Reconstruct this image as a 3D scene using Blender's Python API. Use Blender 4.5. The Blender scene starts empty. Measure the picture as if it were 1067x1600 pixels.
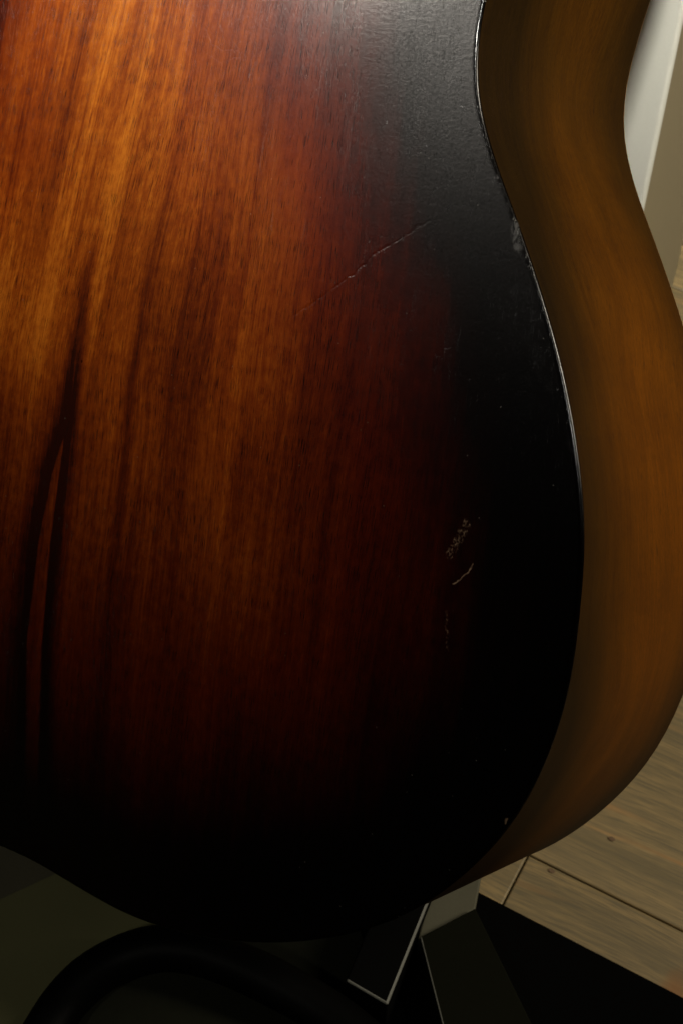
import bpy, bmesh, math, random
import numpy as np
from mathutils import Vector, Matrix

random.seed(7); rng = np.random.default_rng(7)
sc = bpy.context.scene
col = sc.collection

# ------------------------------------------------------------------ camera
PITCH = math.radians(53.0)
cam_d = bpy.data.cameras.new('camera'); cam = bpy.data.objects.new('camera', cam_d); col.objects.link(cam)
cam.location = (0, 0, 0.672); cam.rotation_euler = (math.radians(90) - PITCH, 0, 0)
cam_d.sensor_fit = 'VERTICAL'; cam_d.sensor_height = 36.0; cam_d.sensor_width = 24.0; cam_d.lens = 54.0
cam_d.clip_start = 0.01; cam_d.clip_end = 50
cam_d.dof.use_dof = True; cam_d.dof.focus_distance = 0.51; cam_d.dof.aperture_fstop = 32
sc.camera = cam
sc.view_settings.view_transform = 'Standard'; sc.view_settings.look = 'None'
sc.view_settings.exposure = 0.0; sc.view_settings.gamma = 1.0
sc.render.engine = 'CYCLES'

# ------------------------------------------------------------------ world: a dark studio
w = bpy.data.worlds.new('World'); sc.world = w; w.use_nodes = True
bg = w.node_tree.nodes['Background']; bg.inputs[0].default_value = (1.0, 0.9, 0.75, 1); bg.inputs[1].default_value = 0.006

def area(name, loc, target, size, power, color, spread=180, size_y=None):
    d = bpy.data.lights.new(name, 'AREA'); d.energy = power; d.color = color
    d.shape = 'RECTANGLE'; d.size = size; d.size_y = size_y or size; d.spread = math.radians(spread)
    o = bpy.data.objects.new(name, d); col.objects.link(o); o.location = loc
    o.rotation_euler = (Vector(target) - Vector(loc)).to_track_quat('-Z', 'Y').to_euler()
    return o
# key softbox on the left, high, with a tight grid: it sheens on the waist of the back
area('key_softbox', (-0.475, 0.470, 0.712), (-0.07, 0.60, 0.43), 0.14, 1.50, (1.0, 0.93, 0.82), 70)
# second head, high on the right: edge glint, rib, floor
area('side_lamp', (1.02, 0.22, 1.08), (0.14, 0.34, 0.15), 0.09, 2.5, (1.0, 0.90, 0.72), 60, 1.0)
# added weak fill, source unseen: brightens the mat and stand from front left
area('mat_fill', (-0.30, -0.32, 1.15), (-0.15, 0.28, 0.0), 0.08, 0.055, (1.0, 0.95, 0.8), 26)
# added narrow fill above the camera, source unseen, to brighten the pedestal
area('pedestal_fill', (-0.05, -0.30, 1.35), (0.19, 0.60, 0.27), 0.08, 0.52, (1.0, 0.96, 0.88), 22)

# ------------------------------------------------------------------ helpers
def link(o, parent=None):
    col.objects.link(o)
    if parent is not None: o.parent = parent
    return o
def mesh_obj(name, me, mat, parent=None):
    if mat: me.materials.append(mat)
    return link(bpy.data.objects.new(name, me), parent)
def from_bm(name, bm, mat, parent=None, smooth=False):
    me = bpy.data.meshes.new(name); bm.to_mesh(me); bm.free()
    if smooth: me.polygons.foreach_set('use_smooth', [True] * len(me.polygons))
    return mesh_obj(name, me, mat, parent)
def tag(o, label=None, cat=None, group=None, kind=None):
    for k, v in (('label', label), ('category', cat), ('group', group), ('kind', kind)):
        if v: o[k] = v
    return o
def empty(name, loc=(0, 0, 0), parent=None):
    o = bpy.data.objects.new(name, None); link(o, parent); o.location = loc; return o
def prism(poly, z0, z1, bevel=0.001, segs=2):
    """solid from a plan polygon, bevelled"""
    bm = bmesh.new()
    lo = [bm.verts.new((p[0], p[1], z0)) for p in poly]
    hi = [bm.verts.new((p[0], p[1], z1)) for p in poly]
    n = len(poly)
    bm.faces.new(hi); bm.faces.new(lo[::-1])
    for i in range(n): bm.faces.new((lo[i], lo[(i + 1) % n], hi[(i + 1) % n], hi[i]))
    bmesh.ops.recalc_face_normals(bm, faces=bm.faces)
    if bevel: bmesh.ops.bevel(bm, geom=bm.edges[:], offset=bevel, segments=segs, profile=0.5, affect='EDGES')
    return bm

class NT:
    """small node builder"""
    def __init__(s, name):
        s.m = bpy.data.materials.new(name); s.m.use_nodes = True
        s.t = s.m.node_tree; s.b = s.t.nodes['Principled BSDF']
    def n(s, typ, **kw):
        nd = s.t.nodes.new(typ)
        for k, v in kw.items(): setattr(nd, k, v)
        return nd
    def put(s, sock, v):
        if hasattr(v, 'is_linked') or isinstance(v, bpy.types.NodeSocket): s.t.links.new(v, sock)
        else: sock.default_value = v
    def math(s, op, a, b=0.0, c=0.0, clamp=False):
        nd = s.n('ShaderNodeMath', operation=op, use_clamp=clamp)
        s.put(nd.inputs[0], a); s.put(nd.inputs[1], b); s.put(nd.inputs[2], c); return nd.outputs[0]
    def vmul(s, v, k):
        nd = s.n('ShaderNodeVectorMath', operation='MULTIPLY'); s.put(nd.inputs[0], v); s.put(nd.inputs[1], k); return nd.outputs[0]
    def vadd(s, v, k):
        nd = s.n('ShaderNodeVectorMath', operation='ADD'); s.put(nd.inputs[0], v); s.put(nd.inputs[1], k); return nd.outputs[0]
    def attr(s, name, out='Fac'):
        nd = s.n('ShaderNodeAttribute', attribute_name=name); return nd.outputs[out]
    def noise(s, v, scale=1.0, detail=3.0, rough=0.5, dist=0.0):
        nd = s.n('ShaderNodeTexNoise'); s.put(nd.inputs['Vector'], v); s.put(nd.inputs['Scale'], scale)
        nd.inputs['Detail'].default_value = detail; nd.inputs['Roughness'].default_value = rough
        nd.inputs['Distortion'].default_value = dist; return nd.outputs['Fac']
    def ramp(s, f, stops, interp='LINEAR'):
        nd = s.n('ShaderNodeValToRGB'); s.put(nd.inputs[0], f); cr = nd.color_ramp; cr.interpolation = interp
        while len(cr.elements) < len(stops): cr.elements.new(0.5)
        for e, (p, c) in zip(cr.elements, stops):
            e.position = p; e.color = (c, c, c, 1) if not hasattr(c, '__len__') else (*c, 1)
        return nd.outputs[0]
    def rng(s, v, a, b, c=0.0, d=1.0, smooth=False):
        nd = s.n('ShaderNodeMapRange'); nd.interpolation_type = 'SMOOTHSTEP' if smooth else 'LINEAR'
        s.put(nd.inputs[0], v)
        for i, q in enumerate((a, b, c, d)): s.put(nd.inputs[i + 1], q)
        return nd.outputs[0]
    def mix(s, f, a, b, blend='MIX'):
        nd = s.n('ShaderNodeMix', data_type='RGBA', blend_type=blend)
        s.put(nd.inputs[0], f)
        for sock, v in ((nd.inputs[6], a), (nd.inputs[7], b)):
            s.put(sock, v if not isinstance(v, tuple) else (*v, 1) if len(v) == 3 else v)
        return nd.outputs[2]
    def bump(s, h, dist, strength=1.0, normal=None):
        nd = s.n('ShaderNodeBump'); s.put(nd.inputs['Height'], h); nd.inputs['Distance'].default_value = dist
        nd.inputs['Strength'].default_value = strength
        if normal is not None: s.put(nd.inputs['Normal'], normal)
        return nd.outputs[0]
    def obj(s): return s.n('ShaderNodeTexCoord').outputs['Object']
    def sep(s, v):
        nd = s.n('ShaderNodeSeparateXYZ'); s.put(nd.inputs[0], v); return nd.outputs
    def comb(s, x, y, z=0.0):
        nd = s.n('ShaderNodeCombineXYZ')
        for i, q in enumerate((x, y, z)): s.put(nd.inputs[i], q)
        return nd.outputs[0]
    def out(s, color=None, rough=None, normal=None, **kw):
        if color is not None: s.put(s.b.inputs['Base Color'], (*color, 1) if isinstance(color, tuple) else color)
        if rough is not None: s.put(s.b.inputs['Roughness'], rough)
        if normal is not None: s.put(s.b.inputs['Normal'], normal)
        for k, v in kw.items(): s.put(s.b.inputs[k.replace('_', ' ')], v)
        return s.m

# ------------------------------------------------------------------ materials
def seg_group():
    """distance (mm) from a point to a segment: inputs P, A, B"""
    g = bpy.data.node_groups.new('segment_distance', 'ShaderNodeTree')
    for nm in ('P', 'A', 'B'): g.interface.new_socket(nm, in_out='INPUT', socket_type='NodeSocketVector')
    g.interface.new_socket('D', in_out='OUTPUT', socket_type='NodeSocketFloat')
    gi = g.nodes.new('NodeGroupInput'); go = g.nodes.new('NodeGroupOutput')
    def vm(op, *a):
        nd = g.nodes.new('ShaderNodeVectorMath'); nd.operation = op
        for i, x in enumerate(a): g.links.new(x, nd.inputs[i])
        return nd
    ap = vm('SUBTRACT', gi.outputs['P'], gi.outputs['A']).outputs[0]
    ab = vm('SUBTRACT', gi.outputs['B'], gi.outputs['A']).outputs[0]
    d1 = vm('DOT_PRODUCT', ap, ab).outputs['Value']; d2 = vm('DOT_PRODUCT', ab, ab).outputs['Value']
    dv = g.nodes.new('ShaderNodeMath'); dv.operation = 'DIVIDE'; dv.use_clamp = True
    g.links.new(d1, dv.inputs[0]); g.links.new(d2, dv.inputs[1])
    s_ = g.nodes.new('ShaderNodeVectorMath'); s_.operation = 'SCALE'
    g.links.new(ab, s_.inputs[0]); g.links.new(dv.outputs[0], s_.inputs['Scale'])
    df = vm('SUBTRACT', ap, s_.outputs[0]).outputs[0]
    ln = vm('LENGTH', df).outputs['Value']
    g.links.new(ln, go.inputs[0]); return g
SEG = seg_group()

def mat_back():
    m = NT('sunburst_koa_back')
    gc = m.attr('grain', 'Vector')          # x across the grain, y along it (mm)
    uw = m.attr('plan', 'Vector')           # guitar plan position (mm)
    burst = m.attr('burst'); tone = m.attr('tone'); dark = m.attr('heart'); flame = m.attr('flame')
    s1 = m.noise(m.vmul(gc, (0.16, 0.004, 1)), 1, 3, 0.6)
    s2 = m.noise(m.vmul(gc, (0.9, 0.010, 1)), 1, 3, 0.6)
    s3 = m.noise(m.vmul(gc, (4.2, 0.05, 1)), 1, 2, 0.6)
    fl = m.noise(m.vmul(gc, (0.11, 0.30, 1)), 1, 2, 0.5, 0.9)
    mott = m.noise(m.vmul(gc, (0.32, 0.15, 1)), 1, 5, 0.68)
    fine = m.noise(m.vmul(uw, (3.5, 2.2, 1)), 1, 2, 0.6)
    t = m.math('MULTIPLY_ADD', m.math('SUBTRACT', s1, 0.5), 0.42, tone)
    t = m.math('MULTIPLY_ADD', m.math('SUBTRACT', s2, 0.5), 0.45, t)
    t = m.math('MULTIPLY_ADD', m.math('SUBTRACT', s3, 0.5), 0.30, t)
    fa = m.math('MULTIPLY', m.math('SUBTRACT', fl, 0.5), m.math('MULTIPLY_ADD', flame, 2.3, 0.10))
    t = m.math('ADD', t, fa)
    t = m.math('MULTIPLY_ADD', m.math('SUBTRACT', mott, 0.5), 0.50, t)
    t = m.math('MULTIPLY_ADD', m.math('SUBTRACT', fine, 0.5), 0.14, t)
    t = m.math('SUBTRACT', t, m.math('MULTIPLY', dark, 0.75))
    wood = m.ramp(t, [(0.0, (0.018, 0.0030, 0.0010)), (0.28, (0.082, 0.012, 0.0008)), (0.5, (0.180, 0.035, 0.0018)),
                      (0.72, (0.33, 0.090, 0.006)), (1.0, (0.50, 0.185, 0.018))])
    # lacquer burst: amber -> cherry -> black
    bt = m.math('MULTIPLY_ADD', m.math('SUBTRACT', s2, 0.5), 0.10, burst)
    bt = m.math('MULTIPLY_ADD', m.math('SUBTRACT', s3, 0.5), 0.05, bt)
    tint = m.ramp(bt, [(0.0, (1.0, 1.0, 0.95)), (0.16, (0.86, 0.72, 0.7)), (0.32, (0.60, 0.43, 0.38)), (0.52, (0.33, 0.150, 0.115)),
                       (0.73, (0.13, 0.040, 0.034)), (0.90, (0.010, 0.005, 0.005)), (1.0, (0.002, 0.002, 0.002))])
    c = m.mix(1.0, wood, tint, 'MULTIPLY')
    # open pores: short dark dashes along the grain
    p = m.noise(m.vmul(gc, (3.8, 0.14, 1)), 1, 1.0, 0.5)
    pd = m.noise(m.vmul(gc, (0.05, 0.03, 1)), 1, 2.0, 0.5)
    th = m.math('MULTIPLY_ADD', pd, -0.24, 0.742)
    pore = m.rng(m.math('SUBTRACT', p, th), 0.0, 0.035)
    lp = m.noise(m.vmul(gc, (3.6, 0.022, 1)), 1, 3.0, 0.75)
    lines = m.math('MULTIPLY', m.rng(lp, 0.58, 0.66), m.rng(m.noise(m.vmul(gc, (0.12, 0.02, 1)), 1, 2.0, 0.5), 0.38, 0.62))
    pore = m.math('MAXIMUM', pore, m.math('MULTIPLY', lines, 0.75))
    pk = m.math('MULTIPLY_ADD', pore, -0.66, 1.0)
    c = m.mix(1.0, c, m.comb(pk, pk, pk), 'MULTIPLY')
    # heights (mm): satin lacquer over sunk grain, small pits
    peel = m.noise(m.vmul(uw, (0.95, 0.8, 1)), 1, 2.5, 0.55)
    micro = m.noise(m.vmul(uw, (3.6, 2.8, 1)), 1, 2.0, 0.6)
    pit = m.rng(m.noise(m.vmul(uw, (1.4, 0.8, 1)), 1, 1.0), 0.70, 0.78)
    h = m.math('MULTIPLY', peel, 0.034)
    h = m.math('MULTIPLY_ADD', micro, 0.017, h)
    h = m.math('MULTIPLY_ADD', pit, -0.022, h)
    h = m.math('MULTIPLY_ADD', pore, -0.022, h)
    # dents and scratches as real marks on the lacquer
    wob = m.n('ShaderNodeTexNoise'); m.put(wob.inputs['Vector'], uw); wob.inputs['Scale'].default_value = 0.35
    wob.inputs['Detail'].default_value = 3
    wv = m.n('ShaderNodeVectorMath', operation='MULTIPLY_ADD')
    m.put(wv.inputs[0], wob.outputs['Color']); wv.inputs[1].default_value = (2.4, 2.4, 0); wv.inputs[2].default_value = (-1.2, -1.2, 0)
    up = m.vadd(uw, wv.outputs[0])
    up2 = m.sep(up); up = m.comb(up2[0], up2[1], 0.0)
    gapn = m.noise(m.vmul(uw, (0.28, 0.28, 1)), 1, 2.0, 0.7)
    def stroke(pts, width):
        d = None
        for a, b in zip(pts[:-1], pts[1:]):
            g = m.n('ShaderNodeGroup'); g.node_tree = SEG
            m.put(g.inputs['P'], up); g.inputs['A'].default_value = (*a, 0); g.inputs['B'].default_value = (*b, 0)
            d = g.outputs[0] if d is None else m.math('MINIMUM', d, g.outputs[0])
        return m.rng(d, 0.0, width, 1.0, 0.0, True)
    long_dent = stroke([(146.9, 270.1), (139, 266), (131.4, 260.2), (124.5, 255.8), (117.9, 248.6), (106.4, 239.2), (96, 231.5)], 0.62)
    long_dent = m.math('MULTIPLY', long_dent, m.rng(gapn, 0.26, 0.50))
    sm = [stroke([(102, 289), (105, 285), (106.5, 279)], 0.45), stroke([(110.5, 268), (112, 263), (114, 259.5)], 0.5),
          stroke([(41, 323), (45, 318), (50, 316), (57, 317)], 0.35), stroke([(44, 314), (50, 312), (58, 314.5)], 0.35),
          stroke([(47, 309), (48.5, 306)], 0.4), stroke([(55, 319), (58.5, 315), (59, 310)], 0.35),
          stroke([(161, 254), (163, 248), (162, 244)], 0.25), stroke([(38, 294), (42, 293), (44, 290)], 0.45)]
    ss = sm[0]
    for q in sm[1:]: ss = m.math('MAXIMUM', ss, q)
    long_dent = m.math('MULTIPLY', long_dent, m.rng(m.sep(uw)[0], 125.0, 147.0, 1.0, 0.15))
    h = m.math('MULTIPLY_ADD', long_dent, -0.062, h)
    h = m.math('MULTIPLY_ADD', ss, -0.016, h)
    # chips where the finish is scraped to pale wood
    speck = m.rng(m.noise(m.vmul(uw, (1.3, 0.9, 1)), 1, 4.0, 0.85), 0.52, 0.66)
    blob = stroke([(174.5, 177.5), (172.6, 172), (170.4, 167)], 2.3)
    chips = m.math('MULTIPLY', m.rng(blob, 0.12, 0.6), speck)
    line = m.math('MULTIPLY', stroke([(179, 166), (177.6, 162.4), (175.2, 159.6), (173.2, 157.8)], 0.34), m.rng(gapn, 0.25, 0.6))
    low = m.math('MULTIPLY', stroke([(172.5, 149), (173.5, 143), (175.0, 137)], 0.7), speck)
    dots = m.math('MULTIPLY', stroke([(205.6, 90), (205, 88.4)], 0.6), 1.0)
    cc = m.math('MAXIMUM', m.math('MAXIMUM', chips, line), m.math('MAXIMUM', low, dots))
    c = m.mix(m.math('MULTIPLY', cc, 0.48), c, (0.50, 0.33, 0.20))
    scuff = m.math('MULTIPLY', stroke([(173.6, 270.5), (174.6, 266.5), (176.2, 264)], 2.0), m.rng(m.noise(m.vmul(uw, (1.1, 0.6, 1)), 1, 3), 0.35, 0.6))
    c = m.mix(m.math('MULTIPLY', scuff, 0.10), c, (0.35, 0.34, 0.32))
    dust = m.n('ShaderNodeTexVoronoi'); m.put(dust.inputs['Vector'], m.vmul(uw, (0.16, 0.16, 1)))
    m.put(dust.inputs['Scale'], 1.0)
    dd = m.rng(dust.outputs['Distance'], 0.018, 0.032, 1.0, 0.0)
    c = m.mix(m.math('MULTIPLY', dd, 0.30), c, (0.5, 0.48, 0.42))
    nrm = m.bump(h, 0.001, 1.0)
    rg = m.rng(micro, 0.3, 0.7, 0.20, 0.28)
    rg = m.math('MULTIPLY_ADD', m.attr('edge'), -0.06, rg)
    rg = m.math('MULTIPLY_ADD', cc, 0.3, rg)
    return m.out(c, rg, nrm, Specular_IOR_Level=0.33)

def mat_rib():
    m = NT('sunburst_rib')
    gc = m.attr('grain', 'Vector'); burst = m.attr('burst'); 
    s1 = m.noise(m.vmul(gc, (0.012, 0.10, 1)), 1, 3, 0.6, 0.4)
    s2 = m.noise(m.vmul(gc, (0.03, 0.8, 1)), 1, 3, 0.6)
    s3 = m.noise(m.vmul(gc, (0.10, 3.0, 1)), 1, 2, 0.6)
    fl = m.noise(m.vmul(gc, (0.05, 0.03, 1)), 1, 2, 0.5)
    t = m.math('MULTIPLY_ADD', s1, 0.5, 0.18)
    t = m.math('MULTIPLY_ADD', m.math('SUBTRACT', s2, 0.5), 0.35, t)
    t = m.math('MULTIPLY_ADD', m.math('SUBTRACT', s3, 0.5), 0.50, t)
    t = m.math('MULTIPLY_ADD', m.math('SUBTRACT', fl, 0.5), 0.35, t)
    wood = m.ramp(t, [(0.0, (0.035, 0.008, 0.001)), (0.35, (0.075, 0.022, 0.0006)), (0.65, (0.115, 0.034, 0.0009)), (1.0, (0.16, 0.055, 0.002))])
    bt = m.math('MULTIPLY_ADD', m.math('SUBTRACT', fl, 0.5), 0.12, burst)
    tint = m.ramp(bt, [(0.0, (1, 1, 1)), (0.35, (0.66, 0.72, 1.0)), (0.7, (0.32, 0.42, 1.0)), (1.0, (0.13, 0.20, 0.8))])
    c = m.mix(1.0, wood, tint, 'MULTIPLY')
    s4 = m.noise(m.vmul(gc, (0.5, 7.0, 1)), 1, 2, 0.6)
    sp = m.rng(s4, 0.3, 0.7, 0.72, 1.28)
    c = m.mix(1.0, c, m.comb(sp, sp, sp), 'MULTIPLY')
    p = m.rng(m.noise(m.vmul(gc, (0.16, 2.8, 1)), 1, 1.0), 0.63, 0.68)
    c = m.mix(m.math('MULTIPLY', p, 0.5), c, (0.012, 0.005, 0.002))
    dust = m.n('ShaderNodeTexVoronoi'); m.put(dust.inputs['Vector'], m.vmul(gc, (0.05, 0.05, 1))); m.put(dust.inputs['Scale'], 1.0)
    c = m.mix(m.rng(dust.outputs['Distance'], 0.006, 0.012, 0.5, 0.0), c, (0.5, 0.48, 0.42))
    h = m.math('MULTIPLY_ADD', p, -0.01, m.math('MULTIPLY', m.noise(m.vmul(gc, (0.9, 0.9, 1)), 1, 2), 0.012))
    return m.out(c, 0.55, m.bump(h, 0.001, 1.0), Specular_IOR_Level=0.07)

def mat_plank():
    m = NT('stained_oak_plank')
    oi = m.n('ShaderNodeObjectInfo'); rnd = oi.outputs['Random']
    o = m.obj(); off = m.comb(m.math('MULTIPLY', rnd, 7.3), m.math('MULTIPLY', rnd, 3.1), 0.0)
    v = m.vadd(o, off)
    wv = m.noise(m.vmul(v, (3.0, 14.0, 1)), 1, 2, 0.5)
    vv = m.vadd(v, m.comb(0.0, m.math('MULTIPLY', wv, 0.030), 0.0))
    g1 = m.noise(m.vmul(vv, (5, 90, 1)), 1, 4, 0.6)
    g2 = m.noise(m.vmul(vv, (26, 420, 1)), 1, 4, 0.7)
    g3 = m.noise(m.vmul(vv, (60, 1400, 1)), 1, 2, 0.6)
    br = m.noise(m.vmul(v, (6, 16, 1)), 1, 3, 0.6)
    base = m.ramp(g1, [(0.3, (0.130, 0.100, 0.046)), (0.5, (0.215, 0.155, 0.068)), (0.7, (0.31, 0.215, 0.090))])
    base = m.mix(m.rng(g2, 0.42, 0.62, 0.0, 0.80), base, (0.105, 0.085, 0.043))
    base = m.mix(m.rng(g3, 0.46, 0.66, 0.0, 0.55), base, (0.07, 0.062, 0.04))
    vein = m.rng(m.noise(m.vmul(vv, (7, 120, 1)), 1, 2, 0.5, 0.3), 0.60, 0.68)
    vein = m.math('MULTIPLY', vein, m.rng(m.noise(m.vmul(v, (9, 30, 1)), 1, 2), 0.45, 0.6))
    base = m.mix(m.math('MULTIPLY', vein, 0.65), base, (0.36, 0.18, 0.055))
    base = m.mix(m.rng(br, 0.3, 0.7, 0.0, 0.35), base, (0.20, 0.15, 0.075))
    # orange knot
    k = m.n('ShaderNodeTexVoronoi'); m.put(k.inputs['Vector'], m.vmul(v, (3.2, 7.0, 1))); m.put(k.inputs['Scale'], 1.0)
    kn = m.rng(k.outputs['Distance'], 0.03, 0.14, 1.0, 0.0, True)
    base = m.mix(m.math('MULTIPLY', kn, 0.8), base, (0.24, 0.095, 0.025))
    gp = m.n('ShaderNodeNewGeometry').outputs['Position']
    dk = m.n('ShaderNodeVectorMath', operation='DISTANCE'); m.put(dk.inputs[0], gp); dk.inputs[1].default_value = (0.1475, 0.2393, 0.0)
    kk = m.rng(m.math('MULTIPLY_ADD', m.noise(v, 60, 2), 0.012, dk.outputs['Value']), 0.008, 0.018, 1.0, 0.0, True)
    base = m.mix(m.math('MULTIPLY', kk, 0.75), base, (0.21, 0.085, 0.018))
    tone = m.rng(rnd, 0, 1, 0.72, 1.12)
    base = m.mix(1.0, base, m.comb(tone, tone, tone), 'MULTIPLY')
    h = m.math('ADD', m.math('MULTIPLY', g2, 0.25), m.math('MULTIPLY', g3, 0.12))
    return m.out(base, m.rng(g2, 0.3, 0.7, 0.5, 0.66), m.bump(h, 0.001, 0.8), Specular_IOR_Level=0.35)

def mat_painted(name, c, rough, bumpmm=0.05, var=0.12, scale=900, metallic=0.0, spec=0.5):
    m = NT(name); o = m.obj()
    a = m.noise(o, scale, 3, 0.6); b = m.noise(o, 9, 4, 0.6)
    f = m.math('MULTIPLY_ADD', m.math('SUBTRACT', a, 0.5), var, 1.0)
    f = m.math('MULTIPLY_ADD', m.math('SUBTRACT', b, 0.5), var * 1.5, f)
    cc = m.mix(1.0, c, m.comb(f, f, f), 'MULTIPLY')
    h = m.math('MULTIPLY', m.noise(o, scale * 0.8, 2, 0.6), bumpmm)
    return m.out(cc, rough, m.bump(h, 0.001, 1.0), Metallic=metallic, Specular_IOR_Level=spec)

M_back, M_rib, M_plank = mat_back(), mat_rib(), mat_plank()
M_black = mat_painted('board_shadow_black', (0.0010, 0.0010, 0.0008), 0.85, 0.06, 0.3, spec=0.02)  # near-black: the guitar's cast shadow is put into the board colour
M_olive = mat_painted('dark_olive_felt', (0.068, 0.066, 0.032), 0.95, 0.1, 0.25, 1600, spec=0.05)
M_silver = mat_painted('silver_grey_paint', (0.50, 0.50, 0.44), 0.5, 0.06, 0.10, 700)
M_taupe = mat_painted('shaded_taupe_paint', (0.20, 0.165, 0.095), 0.7, 0.04, 0.08, 500)  # darker than the front: shade of the side face is partly in this colour
M_bracket = mat_painted('dull_grey_metal', (0.060, 0.057, 0.038), 0.7, 0.05, 0.2, 900, spec=0.15)
M_leg = mat_painted('faded_black_leg', (0.0036, 0.0038, 0.0018), 0.8, 0.06, 0.35, spec=0.03)
M_plate = mat_painted('black_plate_paint', (0.0012, 0.0012, 0.0010), 0.8, 0.05, 0.3, spec=0.03)
M_bare = mat_painted('bare_worn_steel', (0.11, 0.11, 0.095), 0.6, 0.10, 0.9, 1500, spec=0.3)
M_shade_sheet = mat_painted('shade_sheet_dark', (0.009, 0.0095, 0.006), 0.9, 0.08, 0.5, 700, spec=0.03)  # dark colour stands in for the shade inside the arc
M_cloth = mat_painted('dark_cloth', (0.045, 0.041, 0.028), 0.95, 0.1, 0.4, 1500, spec=0.03)
M_shadow_arch = mat_painted('shadow_arch_black', (0.0014, 0.0014, 0.0012), 0.5, 0.03, 0.2, 600, spec=0.03)  # near-black colour of the tube that stands in for a shadow
M_sub = mat_painted('dark_subfloor', (0.02, 0.016, 0.01), 0.9)
M_top = mat_painted('spruce_top', (0.35, 0.20, 0.08), 0.4)

# ------------------------------------------------------------------ floor of planks
K = 0.8
PA = np.array([0.1094, 0.3816]) * K
T = np.array([0.87507, -0.48399]); N = np.array([0.48399, 0.87507]); ANG = math.atan2(T[1], T[0])
PW, PL = 0.128, 1.15
bm = bmesh.new()
vs = [bm.verts.new((x, y, -0.022)) for x, y in ((-2.5, -1.5), (2.5, -1.5), (2.5, 3.5), (-2.5, 3.5))]; bm.faces.new(vs)
floor = tag(from_bm('floor', bm, M_sub), kind='structure')
def plank_mesh(L, name='plank'):
    g, b = 0.0003, 0.0008
    bm = prism([(g, g), (L - g, g), (L - g, PW - g), (g, PW - g)], -0.018, 0.0, 0)
    top = [e for e in bm.edges if all(abs(v.co.z) < 1e-6 for v in e.verts)]
    bmesh.ops.bevel(bm, geom=top, offset=b, segments=2, profile=0.5, affect='EDGES')
    me = bpy.data.meshes.new(name); bm.to_mesh(me); bm.free(); me.materials.append(M_plank); return me
pm = plank_mesh(PL)
starts = {-1: 0.0, 0: -0.42, 1: -0.71, 2: -0.25, 3: -0.9, 4: -0.5}
for r in range(-6, 13):
    s0 = starts.get(r, -((r * 0.37) % 1.0) * PL)
    for q in (-2, -1, 0, 1):
        o = bpy.data.objects.new('plank', pm); link(o, floor)
        p = PA + T * (s0 + q * PL) + N * (r * PW)
        if np.hypot(p[0] + T[0] * PL / 2 - 0.1, p[1] + T[1] * PL / 2 - 0.6) > 1.9: 
            bpy.data.objects.remove(o); continue
        o.location = (p[0], p[1], random.uniform(-0.0004, 0.0)); o.rotation_euler = (0, 0, ANG)
# small nail dings in two planks
def ding(x, y):
    bm = bmesh.new(); R0 = 0.0013
    bmesh.ops.create_circle(bm, cap_ends=True, radius=R0, segments=12)
    bmesh.ops.scale(bm, vec=(1.3, 0.8, 1), verts=bm.verts)
    o = from_bm('nail_head', bm, M_nail, floor); o.location = (x, y, 0.0003); o.rotation_euler = (0, 0, ANG)
M_nail = mat_painted('rusty_nail', (0.09, 0.05, 0.02), 0.6)

# ------------------------------------------------------------------ unproject helper (numbers come out as world points on real horizontal planes)
F = 2400.0; CP, SP = math.cos(PITCH), math.sin(PITCH)
def on_plane(px, py, z):
    x, y = (px - 533.5) / F, -(py - 800) / F
    d = np.array([x, SP * y + CP, CP * y - SP])
    k = (z - 0.672) / d[2]
    return (d[0] * k, d[1] * k)
ding(*on_plane(955, 1311, 0)); ding(*on_plane(861, 1361, 0))

# ------------------------------------------------------------------ pedestal the guitar leans against
E1 = np.array([0.187, 0.7254]) * K
ped = tag(empty('pedestal', (E1[0], E1[1], 0)), 'tall grey pedestal with a silver front and taupe side with shade put into its colour, standing behind the guitar', 'pedestal')
W1, L1, HP = 0.42, 0.145 * K, 0.465
F1 = -T  # front runs left along the planks
def P2(a, b): return tuple(F1 * a + N * b)
bm = prism([P2(0.0015, 0.0035), P2(W1, 0.0035), P2(W1, L1), P2(0.0015, L1)], 0, HP - 0.002, 0.001)
from_bm('side_panel', bm, M_taupe, ped)
bm = prism([P2(0, 0), P2(W1 + 0.001, 0), P2(W1 + 0.001, 0.0055), P2(0, 0.0055)], 0.0005, HP, 0.0024, 4)
from_bm('front_panel', bm, M_silver, ped, True)

# ------------------------------------------------------------------ stand pieces under the guitar
zb = 0.010
pts = [on_plane(745, 1392, zb), on_plane(1160, 1606, zb)]
a, b = np.array(pts[0]), np.array(pts[1])
dpl = (b - a) / np.linalg.norm(b - a); npl = np.array([-dpl[1], dpl[0]])
c0 = a - dpl * 0.0; 
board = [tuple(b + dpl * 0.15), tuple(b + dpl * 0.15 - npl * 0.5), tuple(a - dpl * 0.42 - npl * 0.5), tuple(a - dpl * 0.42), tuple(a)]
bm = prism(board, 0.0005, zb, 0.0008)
tag(from_bm('base_board', bm, M_black), 'flat board on the plank floor under the guitar stand, blackened in place of the guitar shadow', 'board')
bm = prism([on_plane(-160, 1479, 0.0125), on_plane(300, 1266, 0.0125), on_plane(520, 1500, 0.0125), on_plane(560, 1700, 0.0125), on_plane(-160, 1760, 0.0125)], 0.0104, 0.0125, 0.0004)
tag(from_bm('felt_mat', bm, M_olive), 'thin dark olive mat at the lower left, partly covered by the black tube standing in for the guitar shadow', 'mat')

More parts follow.
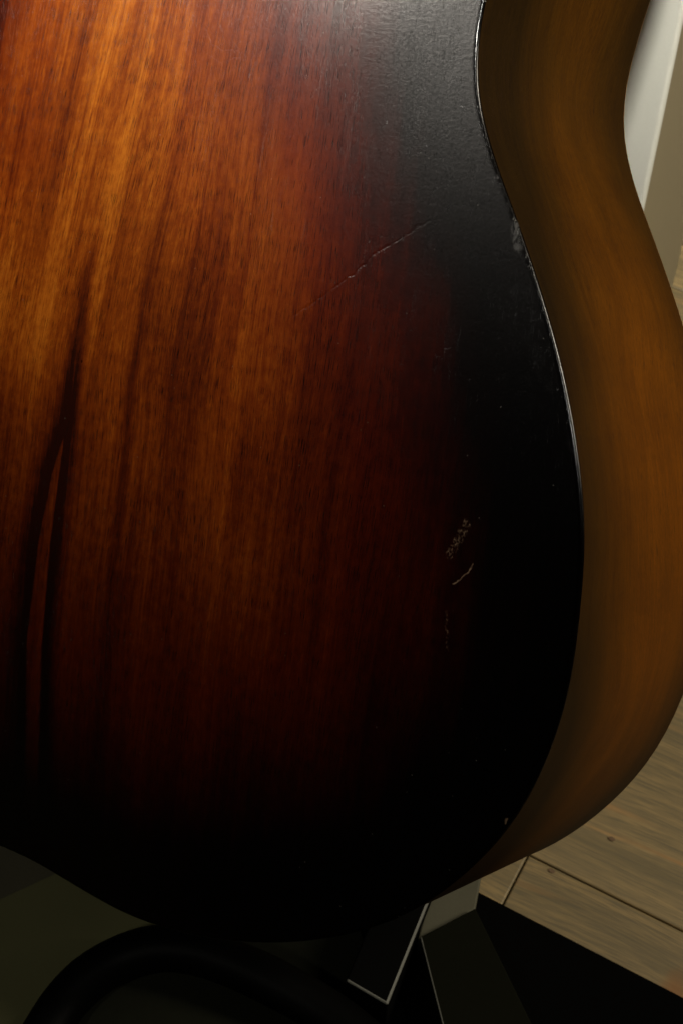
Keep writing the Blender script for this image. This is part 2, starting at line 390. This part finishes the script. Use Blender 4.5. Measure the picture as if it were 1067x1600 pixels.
bm = prism([on_plane(-200, 1330, 0.0102), on_plane(60, 1230, 0.0102), on_plane(300, 1240, 0.0102), on_plane(420, 1420, 0.0102), on_plane(-200, 1560, 0.0102)], 0.0100, 0.0103, 0)
tag(from_bm('cloth', bm, M_cloth), 'dark brown-grey cloth showing at the far left beyond the olive mat', 'cloth')
stand = tag(empty('guitar_stand', (*on_plane(650, 1500, 0), 0)), 'low black guitar stand with worn steel edges under the lower bout', 'stand')
SL = np.array(stand.location)
def child(name, bm, mat, smooth=False):
    bmesh.ops.translate(bm, vec=Vector(-SL), verts=bm.verts)
    return from_bm(name, bm, mat, stand, smooth)
def wearbar(name, poly, z0, z1, mat, worn, bev=0.0008):
    """bevelled plate; the chamfer of the listed top edges is rubbed to bare metal"""
    bm = prism(poly, z0, z1, bev, 3); o = child(name, bm, mat); me = o.data; me.materials.append(M_bare)
    for f in me.polygons:
        for i, j in worn:
            p, q = np.array((*poly[i], z1)), np.array((*poly[j], z1)); d = q - p; ok = True
            for v in f.vertices:
                c = np.array(me.vertices[v].co) + SL; t_ = np.clip((c - p) @ d / (d @ d), 0, 1)
                if np.linalg.norm(c - p - t_ * d) > bev * 1.05: ok = False
            if ok: f.material_index = 1
    return o
zp = 0.040
pc, pr, plf = on_plane(605, 1570, zp), on_plane(684, 1373, zp), on_plane(540, 1532, zp)
back_l = (plf[0] + pr[0] - pc[0], plf[1] + pr[1] - pc[1])
wearbar('yoke_plate', [pc, pr, back_l, plf], 0.0105, zp, M_plate, [(0, 1), (0, 3)], 0.0010)
zg = 0.030
bm = prism([on_plane(652, 1468, zg), on_plane(742, 1421, zg), on_plane(757, 1340, zg), on_plane(684, 1340, zg)], 0.0105, zg, 0.0008)
child('bracket', bm, M_bracket)
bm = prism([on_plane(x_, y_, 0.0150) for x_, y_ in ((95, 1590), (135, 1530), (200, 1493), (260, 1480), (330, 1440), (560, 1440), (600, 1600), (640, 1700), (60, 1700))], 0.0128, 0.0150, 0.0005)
child('shade_sheet', bm, M_shade_sheet)  # added dark sheet, painted as the shade inside the arc
zl = 0.034
wearbar('leg', [on_plane(656, 1464, zl), on_plane(692, 1606, zl), on_plane(702, 1640, zl), on_plane(850, 1640, zl), on_plane(742, 1419, zl)][::1], 0.0105, zl, M_leg, [(0, 1), (1, 2)], 0.0006)
# bent black tube, added in place of the guitar's curved cast shadow
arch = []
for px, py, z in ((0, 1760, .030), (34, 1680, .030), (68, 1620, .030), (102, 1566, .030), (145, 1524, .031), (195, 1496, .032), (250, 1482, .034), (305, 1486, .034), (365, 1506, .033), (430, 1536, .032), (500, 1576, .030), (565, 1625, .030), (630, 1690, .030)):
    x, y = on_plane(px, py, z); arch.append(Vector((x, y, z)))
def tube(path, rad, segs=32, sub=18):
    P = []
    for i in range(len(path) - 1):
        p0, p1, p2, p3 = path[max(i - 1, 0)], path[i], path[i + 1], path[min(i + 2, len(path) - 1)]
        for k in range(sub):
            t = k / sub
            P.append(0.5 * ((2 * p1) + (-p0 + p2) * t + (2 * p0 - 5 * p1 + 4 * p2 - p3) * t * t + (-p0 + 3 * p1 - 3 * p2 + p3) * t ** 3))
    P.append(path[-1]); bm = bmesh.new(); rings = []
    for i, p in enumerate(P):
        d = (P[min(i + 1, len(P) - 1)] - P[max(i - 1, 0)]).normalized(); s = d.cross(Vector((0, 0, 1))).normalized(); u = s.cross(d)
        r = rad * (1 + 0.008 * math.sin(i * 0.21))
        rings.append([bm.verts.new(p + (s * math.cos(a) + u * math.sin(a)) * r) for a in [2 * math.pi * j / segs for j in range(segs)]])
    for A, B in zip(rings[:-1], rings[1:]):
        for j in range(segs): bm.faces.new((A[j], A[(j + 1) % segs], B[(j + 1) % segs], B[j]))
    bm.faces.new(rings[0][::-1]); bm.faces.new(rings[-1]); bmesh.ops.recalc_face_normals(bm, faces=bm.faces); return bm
child('shadow_arch', tube(arch, 0.0100), M_shadow_arch, True)

# ------------------------------------------------------------------ guitar
right = [(0, -1.5), (25, -3.0), (45, -4.0), (68.2, -4.2), (92, -1.0), (116.3, 4.0), (156, 17.0), (197.7, 39.5), (227.4, 64.1), (250.8, 95.1), (263.1, 120.2), (269.3, 142.7),
         (272.1, 161.6), (272.7, 179.6), (271.6, 199.3), (269.3, 221.0), (265.3, 240), (259.3, 258.6), (251.5, 278.5), (241.8, 298.7), (229.1, 321.0), (214.9, 343.4),
         (202.0, 363.0), (193.3, 379.5), (189.0, 393.0), (187.0, 407.0), (187.5, 424.0), (191.5, 448), (198, 478), (203, 508), (203, 540), (194, 572), (174, 602), (142, 628), (100, 645), (50, 653), (0, 655)]
left = [(-x, y) for x, y in right[1:-1]][::-1]
# the photographed left end of the tail rides a little higher than the mirrored right side
def fixl(x, y):
    return (x, y)
poly = np.array(right + left, float) * K / 1000.0
def catmull(P, n):
    m_ = len(P); out = []
    for i in range(m_):
        p0, p1, p2, p3 = P[i - 1], P[i], P[(i + 1) % m_], P[(i + 2) % m_]
        for k in range(12):
            t = k / 12
            out.append(0.5 * ((2 * p1) + (-p0 + p2) * t + (2 * p0 - 5 * p1 + 4 * p2 - p3) * t * t + (-p0 + 3 * p1 - 3 * p2 + p3) * t ** 3))
    out = np.array(out)
    # smooth + resample by arc length
    for _ in range(60): out = 0.25 * np.roll(out, 1, 0) + 0.5 * out + 0.25 * np.roll(out, -1, 0)
    d = np.r_[0, np.cumsum(np.linalg.norm(np.diff(np.vstack([out, out[:1]]), axis=0), axis=1))]
    s = np.linspace(0, d[-1], n, endpoint=False); cl = np.vstack([out, out[:1]])
    return np.c_[np.interp(s, d, cl[:, 0]), np.interp(s, d, cl[:, 1])], d[-1]
NO = 1100
OUT, PER = catmull(poly, NO)
tang = np.roll(OUT, -1, 0) - np.roll(OUT, 1, 0); tang /= np.linalg.norm(tang, axis=1)[:, None]
nout = np.c_[tang[:, 1], -tang[:, 0]]          # outward (outline runs counter-clockwise)
UU, WW, NN = Vector((0.78996, -0.52047, 0.32414)), Vector((0.14465, 0.67191, 0.72637)), Vector((-0.59585, -0.52692, 0.60607))
# tail centre of the back, in world metres
def plane_origin():
    R = np.array([[1, 0, 0], [0, SP, -CP], [0, CP, SP]])
    d = lambda x, y: np.array([(x - 533.5) / F, -(y - 800) / F, -1.0])
    n = np.array([-.595, -.056, .80]); n /= np.linalg.norm(n)
    c0_ = d(850, 600) * .58 * K
    A = d(50, 1340); A = A * ((n @ c0_) / (n @ A))
    return Vector(R @ A + np.array([0, 0, 0.672]))
ORG = plane_origin()
G = tag(empty('acoustic_guitar'), 'sunburst koa acoustic guitar seen from behind, with dents and chips on its dark edge', 'guitar')
G.matrix_world = Matrix(((UU.x, WW.x, NN.x, ORG.x), (UU.y, WW.y, NN.y, ORG.y), (UU.z, WW.z, NN.z, ORG.z), (0, 0, 0, 1)))

def vnoise(x, y, seed, octaves=3):
    """smooth value noise"""
    r = np.random.default_rng(seed); tot = np.zeros_like(x); amp = 1; s = 0
    for o in range(octaves):
        g = r.random((257, 257)); xi = np.floor(x).astype(int); yi = np.floor(y).astype(int); fx = x - xi; fy = y - yi
        fx = fx * fx * (3 - 2 * fx); fy = fy * fy * (3 - 2 * fy)
        a = g[xi % 257, yi % 257]; b_ = g[(xi + 1) % 257, yi % 257]; c_ = g[xi % 257, (yi + 1) % 257]; d_ = g[(xi + 1) % 257, (yi + 1) % 257]
        tot += amp * ((a * (1 - fx) + b_ * fx) * (1 - fy) + (c_ * (1 - fx) + d_ * fx) * fy); s += amp; amp *= .5; x = x * 2.03; y = y * 2.03
    return tot / s
def sm(x, a, b): 
    t = np.clip((x - a) / (b - a), 0, 1); return t * t * (3 - 2 * t)

def grid_mesh(name, co, ni, nj, closed_i=True, cap=None):
    """co: (nj, ni, 3) rings"""
    v = co.reshape(-1, 3); J, I = np.meshgrid(np.arange(nj - 1), np.arange(ni if closed_i else ni - 1), indexing='ij')
    I2 = (I + 1) % ni
    f = np.stack([J * ni + I, J * ni + I2, (J + 1) * ni + I2, (J + 1) * ni + I], -1).reshape(-1, 4)
    me = bpy.data.meshes.new(name)
    me.vertices.add(len(v)); me.vertices.foreach_set('co', v.astype(np.float32).ravel())
    me.loops.add(f.size); me.loops.foreach_set('vertex_index', f.astype(np.int32).ravel())
    me.polygons.add(len(f)); me.polygons.foreach_set('loop_start', np.arange(0, f.size, 4, dtype=np.int32))
    me.polygons.foreach_set('loop_total', np.full(len(f), 4, np.int32)); me.update(calc_edges=True); me.validate()
    me.polygons.foreach_set('use_smooth', np.ones(len(f), bool)); return me
def fattr(me, name, v):
    a_ = me.attributes.new(name, 'FLOAT', 'POINT'); a_.data.foreach_set('value', np.asarray(v, np.float32).ravel())
def vattr(me, name, v):
    a_ = me.attributes.new(name, 'FLOAT_VECTOR', 'POINT'); a_.data.foreach_set('vector', np.asarray(v, np.float32).ravel())

# the back: rings shrinking from the outline to the middle, a rolled edge outside
CEN = np.array([0.0, 0.20])
R_E = 0.0011
NR = 250
inner = OUT - nout * R_E
def dome(p):   # slightly arched back
    return 0.0045 * (1 - np.clip(np.linalg.norm((p - CEN) / np.array([0.22, 0.33]), axis=-1), 0, 1.3) ** 2)
rings = []
for k in range(7):                      # quarter-round edge
    a_ = math.pi / 2 * k / 6
    p = OUT - nout * R_E + nout * R_E * math.cos(a_)
    rings.append(np.c_[p, -R_E + R_E * math.sin(a_) + np.zeros(NO)])
for k in range(1, NR + 1):
    s = 1 - k / NR
    p = CEN + (inner - CEN) * max(s, 0.002)
    z = np.full(NO, 0.0040 * (1 - s * s))
    rings.append(np.c_[p, z])
co = np.array(rings); co[:7, :, 2] += 0.0
me = grid_mesh('back', co, NO, len(rings))
P = co.reshape(-1, 3)[:, :2]
# distance to outline
sub = OUT[::4]; dist = np.full(len(P), 9.0)
for i in range(0, len(P), 20000):
    q = P[i:i + 20000]; dist[i:i + 20000] = np.sqrt(((q[:, None, :] - sub[None]) ** 2).sum(-1).min(1))
U, Wc = P[:, 0] * 1000, P[:, 1] * 1000; dist *= 1000
# grain: leans right going down on the right half, left of centre it follows the seam
lean = np.interp(U, [-80, 0, 90, 200], [-0.10, -0.06, 0.045, 0.06])
g = U - 0.0 * Wc
curve = np.interp(Wc, [0, 60, 120, 200, 260, 340, 560], [0, -3, -5, -2, 7, 20, 60])
g = U - curve * np.interp(U, [-80, 0, 60, 110, 240], [1.1, 1.0, 0.45, -0.25, -0.3]) + (vnoise(U / 60, Wc / 120, 3, 2) - .5) * 10
gx = np.stack([g, Wc, np.zeros_like(g)], -1)
vattr(me, 'grain', gx); vattr(me, 'plan', np.stack([U, Wc, np.zeros_like(U)], -1))
dn = dist + (vnoise(U / 28, Wc / 45, 5, 3) - .5) * 16 + (vnoise(g / 3.0, Wc / 60, 6, 2) - .5) * 7
tail = sm(Wc, 230, 30)                   # the burst is deeper toward the tail
bw = 116 + 24 * tail
burst = 1 - np.clip((dn - 16) / bw, 0, 1)
burst = np.clip(burst + 0.15 * sm(Wc, 290, 110) * (1 - burst), 0, 1)
fattr(me, 'burst', burst)
# broad tone of the wood (streaks of lighter and darker koa)
tone = 0.50 + (vnoise(g / 16 + 9, Wc / 220, 11, 3) - .5) * 0.42 + (vnoise(g / 45, Wc / 70, 12, 2) - .5) * 0.35
def band(c, wd, amp, w0, w1, soft=40):
    return amp * np.exp(-((g - c) / wd) ** 2) * sm(Wc, w0 - soft, w0 + soft * .2) * (1 - sm(Wc, w1 - soft * .2, w1 + soft))
tone += band(1, 6, 0.22, 200, 400) + band(-22, 12, 0.15, 200, 420) + band(86, 15, 0.26, 205, 275) - 0.09 * sm(Wc, 270, 130) + band(66, 7, .12, 120, 300)
# dark heart streaks (a lens that splits below w=232)
def streak(ws, us, wl, wd):
    u0 = np.interp(Wc, ws, us); ww = np.interp(Wc, ws, wd); am = np.interp(Wc, ws, wl)
    return am * np.exp(-((U - u0) / ww) ** 2)
wq = [0, 35, 87, 127, 155, 170, 191, 232, 262]
sl = np.interp(Wc, wq, [-6, -8.5, -14, -13, -9.5, -5.6, -4.3, -2.5, 4]); sr = np.interp(Wc, wq, [3, 0, -5, -6.0, -5.2, -4.6, -3.2, -1.5, 5])
soft = np.interp(Wc, wq, [9, 8, 8, 7.5, 6.5, 5.5, 5, 3.2, 2]); st = np.interp(Wc, wq, [.8, .95, 1, 1, .95, .9, .8, .5, 0])
dl = np.clip(sl - U, 0, None); dr = np.clip(U - sr, 0, None)
heart = np.where(U < sl, np.exp(-(dl / soft) ** 2), np.where(U > sr, np.exp(-(dr / (soft * .85)) ** 2), 1.0))
heart *= st * (0.8 + .4 * vnoise(g / 2.2, Wc / 50, 71, 2))
sliver = sm(U, sl - .5, sl + .6) * (1 - sm(U, sr - .6, sr + .5)) * (1 - sm(Wc, 165, 176))
heart *= 1 - 0.85 * sliver
heart = np.maximum(heart, 0.6 * np.exp(-((U + 75) / 10) ** 2) * sm(Wc, 240, 320) * (0.6 + .8 * vnoise(U / 6, Wc / 4, 31, 2)))
heart = np.maximum(heart, streak([100, 200, 330], [30, 27, 40], [.25, .35, 0], [4, 3, 3]))
ed = np.zeros(len(P)); ed[:NO * 7] = 1.0; fattr(me, 'edge', ed)
fattr(me, 'heart', np.clip(heart, 0, 1))
fattr(me, 'tone', np.clip(tone, 0, 1.2))
fl = np.exp(-((U - 88) / 24) ** 2) * 0.95 + np.exp(-((U - 10) / 25) ** 2) * .25 + np.exp(-((U - 135) / 16) ** 2) * .6 + np.exp(-((U + 70) / 15) ** 2) * 0.9 + 0.15
fattr(me, 'flame', np.clip(fl, 0, 1))
mesh_obj('back', me, M_back, G)

# ribs: outline swept forward by the body depth (shallower at the waist end of the photographed curve)
dep = np.interp(OUT[:, 1] * 1000, [0, 150, 290, 340, 520], [95, 96, 100, 102, 98]) / 1000
NS = 56
rr = []
for j in range(NS):
    v = j / (NS - 1); rr.append(np.c_[OUT - nout * 0.00012, -R_E - v * (dep - R_E)])
co = np.array(rr)[::-1].copy()
me = grid_mesh('rib', co, NO, NS)
Ls = np.arange(NO) / NO * PER * 1000; L_ = np.tile(Ls, (NS, 1)); Vv = np.tile(np.linspace(1, 0, NS)[:, None], (1, NO))
vattr(me, 'grain', np.stack([L_, Vv * 100 + (vnoise(L_ / 70, Vv * 2, 44, 2) - .5) * 26, np.zeros_like(L_)], -1))
wy = np.tile(OUT[:, 1] * 1000, (NS, 1)); 
burst_shade = np.maximum((1 - sm(Vv, -0.15, 0.55)) * .95, sm(Vv, 0.68, 1.05) * .42) + (vnoise(L_ / 40, Vv * 3, 45, 3) - .5) * .2
burst_shade += 0.60 * (1 - sm(wy, 40, 190)) + 0.62 * sm(wy, 200, 330)  # shade too: rib darkened where it turns down at tail and waist
fattr(me, 'burst', np.clip(burst_shade, 0, 1))
mesh_obj('rib', me, M_rib, G)
# soundboard closing the body (faces the pedestal)
bm = bmesh.new()
vs = [bm.verts.new((OUT[i, 0], OUT[i, 1], -dep[i] + 0.0001)) for i in range(0, NO, 5)]
vs2 = [bm.verts.new((OUT[i, 0] * .985, OUT[i, 1] * .985 + .004, -dep[i] - 0.0015)) for i in range(0, NO, 5)]
n = len(vs)
for i in range(n): bm.faces.new((vs[i], vs2[i], vs2[(i + 1) % n], vs[(i + 1) % n]))
bm.faces.new(vs2); bmesh.ops.recalc_face_normals(bm, faces=bm.faces)
from_bm('soundboard', bm, M_top, G)
